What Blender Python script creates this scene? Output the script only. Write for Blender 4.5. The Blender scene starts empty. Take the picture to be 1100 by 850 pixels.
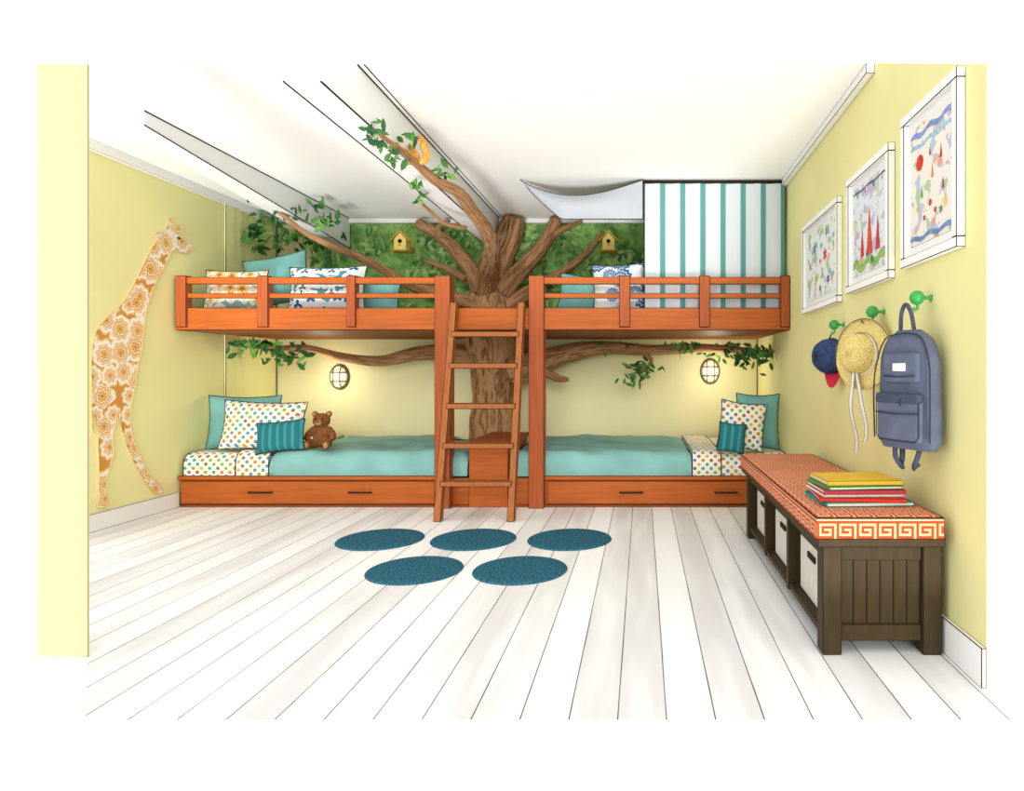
import bpy, math, random
from mathutils import Vector, Matrix, Euler, noise
from mathutils.geometry import tessellate_polygon
random.seed(7)
sc = bpy.context.scene
try:
    sc.view_settings.view_transform = 'Standard'
    sc.view_settings.look = 'None'
except Exception as e:
    print(e)

# ---------------------------------------------------------------- survey
H = 1.10           # eye height
F = 700.0
def P(x, y, d):    # point read off the drawing at surveyed depth d (metres)
    return Vector(((x-690)/F*d, d, H-(y-400)/F*d))
XL, XR, YB, YF, ZC = -3.79, 1.196, 6.75, 5.31, 2.69

def lin(h):
    h = h.lstrip('#'); o = []
    for i in (0, 2, 4):
        c = int(h[i:i+2], 16)/255
        o.append(c/12.92 if c <= .04045 else ((c+.055)/1.055)**2.4)
    return (*o, 1)

# ---------------------------------------------------------------- materials
class NT:
    def __init__(s, name, rough=.8, spec=.15):
        s.m = bpy.data.materials.new(name); s.m.use_nodes = True
        s.t = s.m.node_tree; s.b = s.t.nodes['Principled BSDF']
        s.b.inputs['Roughness'].default_value = rough
        s.b.inputs['Specular IOR Level'].default_value = spec
    def n(s, typ, **kw):
        nd = s.t.nodes.new(typ)
        for k, v in kw.items(): setattr(nd, k, v)
        return nd
    def l(s, a, b): s.t.links.new(a, b)
    def v(s, inp, val):
        if hasattr(val, 'is_linked') or hasattr(val, 'links'): s.l(val, inp)
        else: inp.default_value = val
    def math(s, op, a, b=None, c=None):
        nd = s.n('ShaderNodeMath', operation=op)
        s.v(nd.inputs[0], a)
        if b is not None: s.v(nd.inputs[1], b)
        if c is not None: s.v(nd.inputs[2], c)
        return nd.outputs[0]
    def mix(s, f, a, b):
        nd = s.n('ShaderNodeMix', data_type='RGBA')
        s.v(nd.inputs[0], f); s.v(nd.inputs[6], a); s.v(nd.inputs[7], b)
        return nd.outputs[2]
    def coord(s, which='Object'):
        return s.n('ShaderNodeTexCoord').outputs[which]
    def scale(s, vec, sx, sy, sz):
        nd = s.n('ShaderNodeVectorMath', operation='MULTIPLY')
        s.l(vec, nd.inputs[0]); nd.inputs[1].default_value = (sx, sy, sz)
        return nd.outputs[0]
    def noise(s, vec, sc, det=2):
        nd = s.n('ShaderNodeTexNoise'); s.l(vec, nd.inputs['Vector'])
        nd.inputs['Scale'].default_value = sc; nd.inputs['Detail'].default_value = det
        return nd.outputs[0]
    def ramp(s, fac, stops, const=False):
        nd = s.n('ShaderNodeValToRGB'); cr = nd.color_ramp
        if const: cr.interpolation = 'CONSTANT'
        while len(cr.elements) < len(stops): cr.elements.new(.5)
        for e, (p, c) in zip(cr.elements, stops):
            e.position = p; e.color = lin(c)
        s.l(fac, nd.inputs[0]); return nd.outputs[0]
    def base(s, col): s.l(col, s.b.inputs['Base Color']); return s.m

def mulc(c, k): return tuple(min(1, x*k) for x in c[:3])+(1,)
def mat(name, col, var=.08, sc_=6, rough=.8, spec=.15, stretch=(1, 1, 1)):
    t = NT(name, rough, spec); c = lin(col)
    n = t.noise(t.scale(t.coord(), *stretch), sc_, 3)
    f = t.ramp(n, [(.3, '#000000'), (.7, '#FFFFFF')])
    return t.base(t.mix(f, mulc(c, 1-var), mulc(c, 1+var)))

INK = mat('ink_line', '#2A241E', 0, 1)
INKL = mat('grey_line', '#77756A', 0, 1)
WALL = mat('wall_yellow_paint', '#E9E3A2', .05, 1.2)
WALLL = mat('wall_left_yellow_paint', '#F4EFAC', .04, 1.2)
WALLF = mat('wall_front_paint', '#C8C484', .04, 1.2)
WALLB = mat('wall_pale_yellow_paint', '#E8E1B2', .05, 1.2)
WHITE = mat('white_paint', '#F6F6F2', .02, 2)
CEIL = mat('ceiling_paint', '#FCFCF8', .01, .8)
WOOD = mat('orange_wood', '#B05A22', .16, 5, .55, .22, (.6, 4, 10))
WOODV = mat('orange_wood_upright', '#A65328', .16, 5, .55, .22, (9, 9, .6))
WOODD = mat('dark_orange_wood', '#8A4A1E', .12, 5, .6, .2)
LADW = mat('ladder_wood', '#A4602F', .15, 6, .55, .22, (8, 8, .8))
TEAL = mat('teal_fabric', '#84B7B2', .14, 3)
TEALP = mat('teal_pillow_fabric', '#79B3B0', .12, 6)
BROWN = mat('dark_brown_wood', '#40321A', .18, 6, .6, .2, (6, 6, 1))
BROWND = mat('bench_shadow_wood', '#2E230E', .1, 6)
def stripe(name, a, b, per, w, base2=None):
    t = NT(name); u = t.n('ShaderNodeSeparateXYZ'); t.l(t.coord('UV'), u.inputs[0])
    f = t.math('FRACT', t.math('DIVIDE', u.outputs[0], per))
    g = t.math('LESS_THAN', t.math('ABSOLUTE', t.math('SUBTRACT', f, .5)), w/2)
    return t.base(t.mix(g, lin(a), lin(b)))
def dots(name, bg='#F4F1E6'):
    t = NT(name); uv = t.coord('UV')
    vz = t.n('ShaderNodeTexVoronoi', voronoi_dimensions='2D')
    vz.inputs['Scale'].default_value = 21; vz.inputs['Randomness'].default_value = 0
    rot = t.n('ShaderNodeVectorRotate'); rot.inputs['Angle'].default_value = .78
    t.l(uv, rot.inputs['Vector']); t.l(rot.outputs[0], vz.inputs['Vector'])
    s = t.n('ShaderNodeSeparateColor'); t.l(vz.outputs['Color'], s.inputs[0])
    c = t.ramp(s.outputs[0], [(0, '#4FA3A0'), (.2, '#C98A3A'), (.4, '#6F8FC0'), (.58, '#8DB04A'), (.75, '#9A6A4A'), (.88, '#D7B24A')], True)
    g = t.math('LESS_THAN', vz.outputs['Distance'], .31)
    return t.base(t.mix(g, lin(bg), c))
def flower(name, scl, stops, petals=7, amp=.07, rnd=.75, rough=.8):
    t = NT(name, rough); uv = t.scale(t.coord('UV'), scl, scl, scl)
    vz = t.n('ShaderNodeTexVoronoi', voronoi_dimensions='2D')
    vz.inputs['Scale'].default_value = 1; vz.inputs['Randomness'].default_value = rnd
    t.l(uv, vz.inputs['Vector'])
    sub = t.n('ShaderNodeVectorMath', operation='SUBTRACT'); t.l(uv, sub.inputs[0]); t.l(vz.outputs['Position'], sub.inputs[1])
    sp = t.n('ShaderNodeSeparateXYZ'); t.l(sub.outputs[0], sp.inputs[0])
    ang = t.math('ARCTAN2', sp.outputs[1], sp.outputs[0])
    d = t.math('ADD', vz.outputs['Distance'], t.math('MULTIPLY', t.math('SINE', t.math('MULTIPLY', ang, petals)), amp))
    s = t.n('ShaderNodeSeparateColor'); t.l(vz.outputs['Color'], s.inputs[0])
    d = t.math('MULTIPLY', d, t.math('ADD', .75, t.math('MULTIPLY', s.outputs[0], .8)))
    return t.base(t.ramp(d, stops, True))
DOTS = dots('dotted_sheet')
GIR = flower('giraffe_flower_paper', 6.6, [(0, '#A06A28'), (.06, '#FADB80'), (.12, '#E39A3E'), (.21, '#FFF4DA'), (.27, '#EDB05A'), (.36, '#FFF1D2'), (.41, '#E2A24C'), (.45, '#FFF6E2'), (.66, '#F3C67C'), (.76, '#D89A48')], 8, .045)
ORF = flower('orange_floral_fabric', 9, [(0, '#B5732A'), (.12, '#E8B04C'), (.25, '#F4EFE2'), (.3, '#E2C56A'), (.38, '#F4EFE2'), (.66, '#8FB9AE')], 5, .08)
BLF = flower('blue_leaf_fabric', 9, [(0, '#1F4F86'), (.10, '#3F7FB0'), (.22, '#F2F5F5'), (.62, '#F2F5F5'), (.74, '#4C9AA8')], 3, .14)
BLD = flower('blue_dahlia_fabric', 5, [(0, '#F2F5F5'), (.06, '#2F5F96'), (.14, '#DDE8EE'), (.18, '#3D6FA6'), (.27, '#DDE8EE'), (.31, '#3D6FA6'), (.42, '#F2F5F5')], 14, .035)
CURT = stripe('striped_curtain_fabric', '#CDD4D9', '#5B9593', .166, .27)
TSTR = stripe('teal_striped_fabric', '#2A757D', '#3F959A', .06, .35)
VAL = mat('valance_fabric', '#ADB2B8', .05, 3)

def bark():
    t = NT('tree_bark', .85); uv = t.coord('UV')
    n = t.noise(t.scale(uv, 9, 1.6, 1), 1.6, 4)
    n2 = t.noise(t.scale(uv, 26, 2.5, 1), 1.0, 2)
    f = t.math('ADD', t.math('MULTIPLY', n, .65), t.math('MULTIPLY', n2, .35))
    return t.base(t.ramp(f, [(.36, '#5E3E24'), (.42, '#A37C58'), (.49, '#BE9268'), (.54, '#785232'), (.60, '#AE8660'), (.7, '#CEA880')]))
BARK = bark()
LEAFS = [mat('leaf_green_dark', '#6A9C58', .2, 20), mat('leaf_green_mid', '#8ABB66', .2, 20), mat('leaf_green_light', '#B2D480', .2, 20), mat('leaf_green_deep', '#548454', .2, 20)]
LEAFB = [mat('vine_green_dark', '#3A6633', .2, 20), mat('vine_green_mid', '#50823E', .2, 20), mat('vine_green_light', '#6C9A48', .2, 20), mat('vine_green_deep', '#2F5634', .2, 20)]
def folmat():
    t = NT('foliage_mural_paint', .9); c = t.coord()
    n = t.noise(c, 9, 4)
    return t.base(t.ramp(n, [(.35, '#689C56'), (.45, '#8ABD68'), (.55, '#A6D078'), (.65, '#78AA60'), (.75, '#BCDC8A')]))
FOL = folmat()
def floormat():
    t = NT('white_plank_floor', .6, .2); c = t.coord()
    s = t.n('ShaderNodeSeparateXYZ'); t.l(c, s.inputs[0])
    q = t.math('DIVIDE', t.math('ADD', s.outputs[0], 10), .155)
    fr = t.math('FRACT', q); cell = t.math('FLOOR', q)
    wn = t.n('ShaderNodeTexWhiteNoise', noise_dimensions='1D'); t.l(cell, wn.inputs['W'])
    w = t.math('ADD', .012, t.math('MULTIPLY', t.noise(c, 2.5, 2), .03))
    line = t.math('LESS_THAN', fr, w)
    st = t.noise(t.scale(c, 5, .55, 1), 1.5, 2)
    tone = t.math('ADD', t.math('MULTIPLY', wn.outputs['Value'], .35), t.math('MULTIPLY', st, .65))
    col = t.ramp(tone, [(.3, '#E2E0DE'), (.42, '#F0EFED'), (.5, '#FAFAF8'), (.7, '#FFFFFF')])
    return t.base(t.mix(line, col, lin('#5C5A56')))
FLOOR = floormat()
def rugmat():
    t = NT('blue_rug_pile', 1, .02); c = t.coord()
    n = t.noise(c, 90, 3)
    return t.base(t.ramp(n, [(.35, '#1F495B'), (.5, '#2F6276'), (.68, '#528394')]))
RUG = rugmat()

# ---------------------------------------------------------------- mesh tools
class MB:
    def __init__(s): s.v = []; s.f = []; s.m = []; s.uv = []
    def add(s, vs, fs, mi=0, uvs=None):
        o = len(s.v); s.v += [tuple(v) for v in vs]
        s.uv += uvs if uvs else [(v[0], v[2]) for v in vs]
        for f in fs: s.f.append(tuple(i+o for i in f)); s.m.append(mi)
    def box(s, a, b, mi=0):
        x0, y0, z0 = a; x1, y1, z1 = b
        vs = [(x0,y0,z0),(x1,y0,z0),(x1,y1,z0),(x0,y1,z0),(x0,y0,z1),(x1,y0,z1),(x1,y1,z1),(x0,y1,z1)]
        s.add(vs, [(0,3,2,1),(4,5,6,7),(0,1,5,4),(1,2,6,5),(2,3,7,6),(3,0,4,7)], mi)
    def tube(s, pts, rad, seg=8, mi=0, step=None, ridge=0, closed=False):
        pts = [Vector(p) for p in pts]
        if not hasattr(rad, '__len__'): rad = [rad]*len(pts)
        if step:
            P2 = []; R2 = []
            n = len(pts)
            for i in range(n-1):
                p0 = pts[max(i-1, 0)]; p1 = pts[i]; p2 = pts[i+1]; p3 = pts[min(i+2, n-1)]
                k = max(1, int((p2-p1).length/step))
                for j in range(k):
                    t = j/k
                    P2.append(.5*((2*p1)+(p2-p0)*t+(2*p0-5*p1+4*p2-p3)*t*t+(3*p1-p0-3*p2+p3)*t**3))
                    R2.append(rad[i]*(1-t)+rad[i+1]*t)
            P2.append(pts[-1]); R2.append(rad[-1]); pts, rad = P2, R2
        n = len(pts); tan = []
        for i in range(n):
            if closed: t = pts[(i+1) % n]-pts[i-1]
            else: t = pts[min(i+1, n-1)]-pts[max(i-1, 0)]
            tan.append(t.normalized())
        up = Vector((0, 0, 1)) if abs(tan[0].z) < .9 else Vector((0, 1, 0))
        nr = (up-tan[0]*up.dot(tan[0])).normalized(); vs = []; uv = []; L = 0
        for i in range(n):
            if i: L += (pts[i]-pts[i-1]).length
            nr = (nr-tan[i]*nr.dot(tan[i])).normalized(); bn = tan[i].cross(nr)
            for k in range(seg+1):
                a = 2*math.pi*k/seg; r = rad[i]
                if ridge:
                    r *= 1+ridge*(math.sin(5*a+L*3)+.6*math.sin(8*a-L*2))+ridge*1.5*noise.noise(pts[i]*4)
                vs.append(pts[i]+nr*math.cos(a)*r+bn*math.sin(a)*r); uv.append((k/seg, L))
        fs = []; m = seg+1
        for i in range(n if closed else n-1):
            j = (i+1) % n
            for k in range(seg): fs.append((i*m+k, i*m+k+1, j*m+k+1, j*m+k))
        if not closed:
            fs.append(tuple(range(seg-1, -1, -1))); fs.append(tuple((n-1)*m+k for k in range(seg)))
        s.add(vs, fs, mi, uv)
    def lathe(s, prof, c, axis, seg=32, mi=0):
        c = Vector(c); q = Vector((0, 0, 1)).rotation_difference(Vector(axis).normalized())
        vs = []; fs = []; n = len(prof)
        for i in range(n):
            for k in range(seg):
                a = 2*math.pi*k/seg
                vs.append(c+q@Vector((prof[i][0]*math.cos(a), prof[i][0]*math.sin(a), prof[i][1])))
        for i in range(n-1):
            for k in range(seg):
                k2 = (k+1) % seg
                fs.append((i*seg+k, i*seg+k2, (i+1)*seg+k2, (i+1)*seg+k))
        s.add(vs, fs, mi)
    def ell(s, c, r, seg=16, mi=0, rot=None):
        c = Vector(c); vs = []; fs = []; R = Euler(rot).to_matrix() if rot else Matrix.Identity(3)
        rings = seg//2
        for i in range(rings+1):
            th = math.pi*i/rings
            for k in range(seg):
                a = 2*math.pi*k/seg
                vs.append(c+R@Vector((r[0]*math.sin(th)*math.cos(a), r[1]*math.sin(th)*math.sin(a), r[2]*math.cos(th))))
        for i in range(rings):
            for k in range(seg):
                k2 = (k+1) % seg; fs.append((i*seg+k, (i+1)*seg+k, (i+1)*seg+k2, i*seg+k2))
        s.add(vs, fs, mi)
    def obj(s, name, mats, parent=None, smooth=False, loc=None, rot=None):
        me = bpy.data.meshes.new(name); me.from_pydata(s.v, [], s.f)
        for m in mats: me.materials.append(m)
        uvl = me.uv_layers.new(name='UVMap')
        for p in me.polygons:
            p.material_index = s.m[p.index]; p.use_smooth = smooth
            for li in p.loop_indices: uvl.data[li].uv = s.uv[me.loops[li].vertex_index]
        me.validate(); me.update()
        ob = bpy.data.objects.new(name, me); sc.collection.objects.link(ob)
        if loc: ob.location = loc
        if rot: ob.rotation_euler = rot
        if parent: ob.parent = parent
        return ob
def group(name, loc=(0, 0, 0), rot=None):
    e = bpy.data.objects.new(name, None); e.empty_display_size = .1; e.location = loc
    if rot: e.rotation_euler = rot
    sc.collection.objects.link(e); return e
def box(name, a, b, m, parent=None, ink=.0035, inkm=None, rot=None):
    """bevelled board whose chamfered arrises are stained dark"""
    a = Vector(a); b = Vector(b); c = (a+b)/2; h = (b-a)/2
    mb = MB(); mb.box(-h, h); o = mb.obj(name, [m, inkm or INK], parent, loc=c, rot=rot)
    if ink:
        bv = o.modifiers.new('bevel', 'BEVEL'); bv.width = ink; bv.segments = 1; bv.material = 1; bv.limit_method = 'NONE'
    return o
def rbox(name, a, b, m, parent=None, r=.02, seg=4, rot=None):
    o = box(name, a, b, m, parent, 0, rot=rot)
    bv = o.modifiers.new('bevel', 'BEVEL'); bv.width = r; bv.segments = seg
    for p in o.data.polygons: p.use_smooth = True
    return o
def prism(name, poly, off, mats, parent=None, sides=0):
    mb = MB(); n = len(poly); off = Vector(off)
    vs = [Vector(p) for p in poly]+[Vector(p)+off for p in poly]
    mb.add(vs, [tuple(range(n)), tuple(range(2*n-1, n-1, -1))])
    mb.add(vs, [(i, i+n, (i+1) % n+n, (i+1) % n) for i in range(n)], sides)
    return mb.obj(name, mats, parent)

# ---------------------------------------------------------------- room shell
prism('floor', [(XL, YB, 0), (XL, 4.25, 0), (-2.35, 2.53, 0), (-2.14, 2.51, 0), (-1.76, 2.06, 0), (XR, 2.06, 0), (XR, YB, 0)], (0, 0, -.012), [FLOOR, WHITE], None, 1)
prism('ceiling', [(XL, YB, ZC), (XL, 4.20, ZC), (-2.9, 3.35, ZC), (XR, 3.35, ZC), (XR, YB, ZC)], (0, 0, .06), [CEIL])
box('wall_back', (XL-.1, YB, 0), (XR+.1, YB+.1, ZC), WALLB, ink=0)
prism('wall_left', [(XL, YB, 0), (XL, 4.22, 0), (XL, 4.22, ZC), (XL, YB, ZC)], (-.02, 0, 0), [WALLL])
prism('wall_right', [(XR, YB, 0), (XR, 2.263, 0), (XR, 2.263, 2.17), (XR, 3.35, ZC), (XR, YB, ZC)], (.004, 0, 0), [WALL])
box('wall_front', (-2.336, 2.516, 0), (-2.142, 2.526, 2.29), WALLF, ink=.002, inkm=INKL)
box('baseboard_left', (XL, 4.22, 0), (XL+.018, YF, .125), WHITE, ink=.004, inkm=INKL)
box('baseboard_right', (XR-.018, 2.263, 0), (XR, YF, .14), WHITE, ink=.003)
box('trim_1', (XL, 5.90, 0), (XL+.02, 6.02, ZC), WALLL, ink=.005)
box('trim_2', (XL, 6.02, 0), (XL+.012, 6.14, ZC), WALLL, ink=.005)
box('trim_3', (XR-.045, 3.35, ZC-.05), (XR, YB, ZC), WHITE, ink=.003)
box('trim_4', (XL, YB-.04, ZC-.055), (XR-.05, YB, ZC), WHITE, ink=.004, inkm=INKL)
box('trim_5', (XL, YB-.012, 0), (XL+.012, YB, ZC), INKL, ink=0)
box('trim_6', (XR-.012, YB-.012, 0), (XR, YB, ZC), INKL, ink=0)
box('trim_7', (XL, 4.21, ZC-.07), (XL+.04, YB-.05, ZC), WHITE, ink=.002, inkm=INKL)
# ceiling beams: painted boards with dark edge beads
BEAM = mat('beam_paint', '#F4F5F3', .02, 1)
def beam(x0, x1, ya, za, yb, zb, yt, left=True):
    g = group('ceiling_beam')
    mb = MB(); vs = [(x0, ya, za), (x1, ya, za), (x1, yb, zb), (x0, yb, zb), (x0, yt, ZC), (x1, yt, ZC), (x1, yb, ZC), (x0, yb, ZC)]
    mb.add(vs, [(0,3,2,1),(4,5,6,7),(0,1,5,4),(1,2,6,5),(2,3,7,6),(3,0,4,7)]); mb.obj('beam_boards', [BEAM], g)
    mb = MB()
    if left: mb.tube([vs[0], vs[3]], .005, 6)
    mb.tube([vs[1], vs[2]], .005, 6)
    mb.tube([(x1, yt, ZC-.003), (x1, yb, ZC-.003)], .005, 6)
    if left: mb.tube([(x1+.035, yt, ZC-.003), (x1+.035, yb, ZC-.003)], .003, 6)
    mb.tube([vs[3], vs[2], (x1, yb, ZC)], .005, 6)
    mb.obj('edge_beads', [INK], g)
beam(-1.64, -1.47, 2.98, 2.43, YB-.01, 2.43, 3.36)
beam(-3.20, -3.02, 3.95, 2.60, YB-.01, 2.38, 3.95, False)

# ---------------------------------------------------------------- bunk bed
def fx(x): return (x-690)/F*YF
def fz(y): return H-(y-400)/F*YF
bed = group('bunk_bed')
zt = fz(513)
box('lower_base', (XL+.02, YF+.02, .0), (XR-.01, YB-.01, zt-.005), WOOD, bed)
for i, (a, b) in enumerate([(191, 469), (585, 846)]):
    box('lower_rail_%d' % i, (fx(a), YF-.005, fz(516)), (fx(b), YF+.03, fz(511.5)), WOOD, bed)
    box('drawer_%d' % i, (fx(a+3), YF, fz(541.5)), (fx(b-2), YF+.03, fz(517)), WOOD, bed)
for i, x in enumerate([280, 387, 678, 780]):
    mb = MB(); mb.tube([(fx(x-12), YF, fz(529)), (fx(x-12), YF-.018, fz(529)), (fx(x+12), YF-.018, fz(529)), (fx(x+12), YF, fz(529))], .007, 8)
    mb.obj('drawer_pull_%d' % i, [INK], bed, True)
box('toe_rail', (XL+.02, YF-.004, 0), (XR-.01, YF+.02, fz(542.5)), WOODD, bed, .002)
box('centre_divider', (fx(504), YF-.01, 0), (fx(546), 6.2, fz(479)), WOOD, bed)
box('centre_divider_cap', (fx(501), YF-.02, fz(479)), (fx(549), 6.2, fz(475)), WOODV, bed)
box('post_centre_left', (fx(469), YF-.06, 0), (fx(486), YF+.06, fz(297)), WOODV, bed, .005)
box('post_centre_right', (fx(569), YF-.06, 0), (fx(585.5), YF+.06, fz(297)), WOODV, bed, .005)
box('upper_fascia', (fx(191.5), YF-.035, fz(355)), (fx(847.3), YF, fz(331)), WOOD, bed, .005)
box('upper_platform', (XL+.01, YF, 1.44), (XR-.01, YB-.02, 1.50), WOODD, bed, .003)
for i, (a, b) in enumerate([(193, 205), (280, 292), (375, 385), (665.5, 677), (750.5, 762), (837, 847)]):
    box('guard_post_%d' % i, (fx(a), YF-.055, fz(352)), (fx(b), YF+.02, fz(297)), WOODV, bed, .005)
for j, (a, b) in enumerate([(194, 470), (584, 847)]):
    box('guard_rail_top_%d' % j, (fx(a), YF-.045, fz(306)), (fx(b), YF, fz(298.5)), WOOD, bed, .004)
    box('guard_rail_mid_%d' % j, (fx(a), YF-.035, fz(321)), (fx(b), YF-.01, fz(315.5)), WOOD, bed, .004)

def bedding(name, x0, x1, ztop, zbot, m, y0=YF+.03, y1=YB-.06, wr=.012, parent=None):
    mb = MB(); nx = max(8, int((x1-x0)/.03)); prof = []
    for i in range(34): prof.append((y1+(y0+.09-y1)*i/33, ztop))
    for i in range(1, 7):
        a = i/6*math.pi/2; prof.append((y0+.09-.09*math.sin(a), ztop-.09+.09*math.cos(a)))
    for i in range(1, 6): prof.append((y0-.005*(i % 2), ztop-.09+(zbot-ztop+.09)*i/5))
    vs = []; uv = []; L = 0
    for i, (y, z) in enumerate(prof):
        if i: L += math.hypot(y-prof[i-1][0], z-prof[i-1][1])
        for k in range(nx+1):
            u = k/nx; x = x0+(x1-x0)*u
            yy = y
            if zbot < 1 and -1.86 < x < -1.15: yy = min(y, 6.27)   # tucked in front of the trunk
            e = min(u, 1-u)*(x1-x0); dz = -.04*math.exp(-e/.02) if wr > .015 else 0
            n = noise.noise(Vector((x*3.2+y*2, y*3+z*2, 3)))+.6*abs(noise.noise(Vector((x*5+z*4-y*5, y*6, 7))))
            f_ = 1 if i > 33 else 0
            vs.append((x, yy-abs(n)*wr*f_*(1 if i < len(prof)-2 else .4), z+dz*(z > zbot+.03)+n*wr*(1 if i < 36 else .2)))
            uv.append((x, L))
    fs = [(i*(nx+1)+k, (i+1)*(nx+1)+k, (i+1)*(nx+1)+k+1, i*(nx+1)+k+1) for i in range(len(prof)-1) for k in range(nx)]
    mb.add(vs, fs, 0, uv)
    for k in (0, nx):
        c = len(prof); loop = [vs[i*(nx+1)+k] for i in range(c)]+[(vs[k][0], vs[k][1], zbot)]
        mb.add(loop, [tuple(range(len(loop)))], 0)
    mb.tube([vs[(len(prof)-1)*(nx+1)+k] for k in range(nx+1)], .005, 6, 1)
    for k in (0, nx): mb.tube([vs[i*(nx+1)+k] for i in range(len(prof)) if i == 0 or (Vector(vs[i*(nx+1)+k])-Vector(vs[(i-1)*(nx+1)+k])).length > 1e-3], .004, 6, 1)
    return mb.obj(name, [m, INK], parent, True)
bedding('duvet', fx(287), fx(502), .445, zt, TEAL, wr=.026)
bedding('duvet', fx(549), fx(743.5), .445, zt, TEAL, wr=.026)
bedding('dotted_bed_sheet', XL+.03, fx(250.5), .43, zt, DOTS, wr=.008)
bedding('dotted_bed_sheet', fx(775.5), XR-.02, .43, zt, DOTS, wr=.008)
bedding('folded_sheet_band', fx(251), fx(286.5), .45, zt+.005, DOTS, wr=.008)
bedding('folded_sheet_band', fx(744), fx(775), .45, zt+.005, DOTS, wr=.008)
bedding('upper_mattress', XL+.06, -2.05, 1.60, 1.50, TEAL, y0=YF+.1, y1=YB-.3)
bedding('upper_mattress', -.75, XR-.06, 1.60, 1.50, TEAL, y0=YF+.1, y1=YB-.3)

def pillow(name, c, w, h, t, m, lean=.25, yaw=0, roll=0, pipe=.0045):
    mb = MB(); n = 18
    def pt(u, v, s):
        x = w/2*u*(1-.07*(1-v*v)); z = h/2*v*(1-.09*(1-u*u))
        th = t/2*((1-u**4)*(1-v**4))**.55
        th *= 1+.12*noise.noise(Vector((u*2, v*2, s*3+w*9)))
        return (x, s*th, z)
    for s in (-1, 1):
        vs = []; uv = []
        for i in range(n+1):
            for k in range(n+1):
                u = -1+2*k/n; v = -1+2*i/n; p = pt(u, v, s); vs.append(p); uv.append((p[0]+5+c[0], p[2]+5))
        fs = [(i*(n+1)+k, i*(n+1)+k+1, (i+1)*(n+1)+k+1, (i+1)*(n+1)+k) for i in range(n) for k in range(n)]
        if s == 1: fs = [f[::-1] for f in fs]
        mb.add(vs, fs, 0, uv)
    edge = [pt(-1+2*k/n, -1, 1) for k in range(n)]+[pt(1, -1+2*k/n, 1) for k in range(n)]+[pt(1-2*k/n, 1, 1) for k in range(n)]+[pt(-1, 1-2*k/n, 1) for k in range(n)]
    mb.tube(edge, pipe, 6, 1, closed=True)
    return mb.obj(name, [m, INK], None, True, loc=c, rot=Euler((-lean, roll, yaw), 'YXZ'))
# lower left
pillow('teal_pillow', (-3.46, 5.66, .665), .63, .47, .16, TEALP, .10, .02)
pillow('dotted_pillow', (-3.20, 5.50, .65), .70, .42, .16, DOTS, .2, .02, .03)
pillow('dark_teal_cushion', (-2.99, 5.385, .57), .40, .26, .10, TSTR, .25, .02, -.1)
# lower right
pillow('teal_pillow', (.985, 5.56, .68), .37, .48, .12, TEALP, .08, 0, .02)
pillow('dotted_pillow', (.83, 5.43, .655), .38, .40, .11, DOTS, .12, -.06, .12)
pillow('dark_teal_cushion', (.73, 5.33, .565), .22, .24, .07, TSTR, .15, -.05, .12)
# upper left
pillow('teal_pillow', (-3.22, 5.75, 1.91), .56, .46, .16, TEALP, .12, .05, -.2)
pillow('orange_floral_pillow', (-3.42, 5.48, 1.785), .52, .36, .14, ORF, .15, .03)
pillow('blue_leaf_pillow', (-2.66, 5.50, 1.80), .66, .40, .15, BLF, .15, 0, -.02)
pillow('teal_pillow', (-2.42, 5.72, 1.775), .60, .34, .14, TEALP, .12, 0, .05)
# upper right
pillow('teal_pillow', (-.50, 5.68, 1.78), .46, .34, .13, TEALP, .12, 0, .1)
pillow('blue_dahlia_pillow', (-.19, 5.49, 1.81), .46, .42, .14, BLD, .12, 0, -.05)

# ladder
lad = group('ladder')
dy = 5.235-4.81; zl = 1.66
for i, x in enumerate((-1.535, -.995)):
    mb = MB(); w = .055; t = .035
    vs = []
    for (yy, zz) in ((4.81, 0), (5.235, zl)):
        for (sx, sy) in ((0, -t), (w, -t), (w, t), (0, t)): vs.append((x+sx, yy+sy, zz))
    mb.add(vs, [(0,3,2,1),(4,5,6,7),(0,1,5,4),(1,2,6,5),(2,3,7,6),(3,0,4,7)])
    o = mb.obj('side_rail_%d' % i, [LADW, INK], lad); b = o.modifiers.new('b', 'BEVEL'); b.width = .005; b.segments = 1; b.material = 1
for i, z in enumerate((.27, .545, .84, 1.15, 1.40)):
    y = 4.81+dy*z/zl
    box('rung_%d' % i, (-1.505, y-.045, z-.022), (-.97, y+.045, z+.022), LADW, lad, .005)

# ---------------------------------------------------------------- curtain and valance
mb = MB(); n = 120; rows = 12; vs = []; uv = []
x0, x1 = .015, XR-.02
for i in range(rows+1):
    z = ZC-.03-(ZC-.03-1.61)*i/rows
    for k in range(n+1):
        u = k/n; x = x0+(x1-x0)*u
        vs.append((x, YF+.06+.010*math.sin(u*math.pi*2*7.1)*(.5+.5*i/rows), z)); uv.append((x+.082, z))
mb.add(vs, [(i*(n+1)+k, (i+1)*(n+1)+k, (i+1)*(n+1)+k+1, i*(n+1)+k+1) for i in range(rows) for k in range(n)], 0, uv)
mb.tube([vs[i*(n+1)] for i in range(rows+1)], .005, 6, 1); mb.tube([vs[k] for k in range(n+1)], .005, 6, 1)
g = group('striped_curtain')
mb.obj('curtain_cloth', [CURT, INK], g, True)
mb = MB(); mb.tube([(-.02, YF+.06, ZC-.022), (XR-.005, YF+.06, ZC-.022)], .012, 10); mb.obj('curtain_rod', [INK], g, True)
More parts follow.
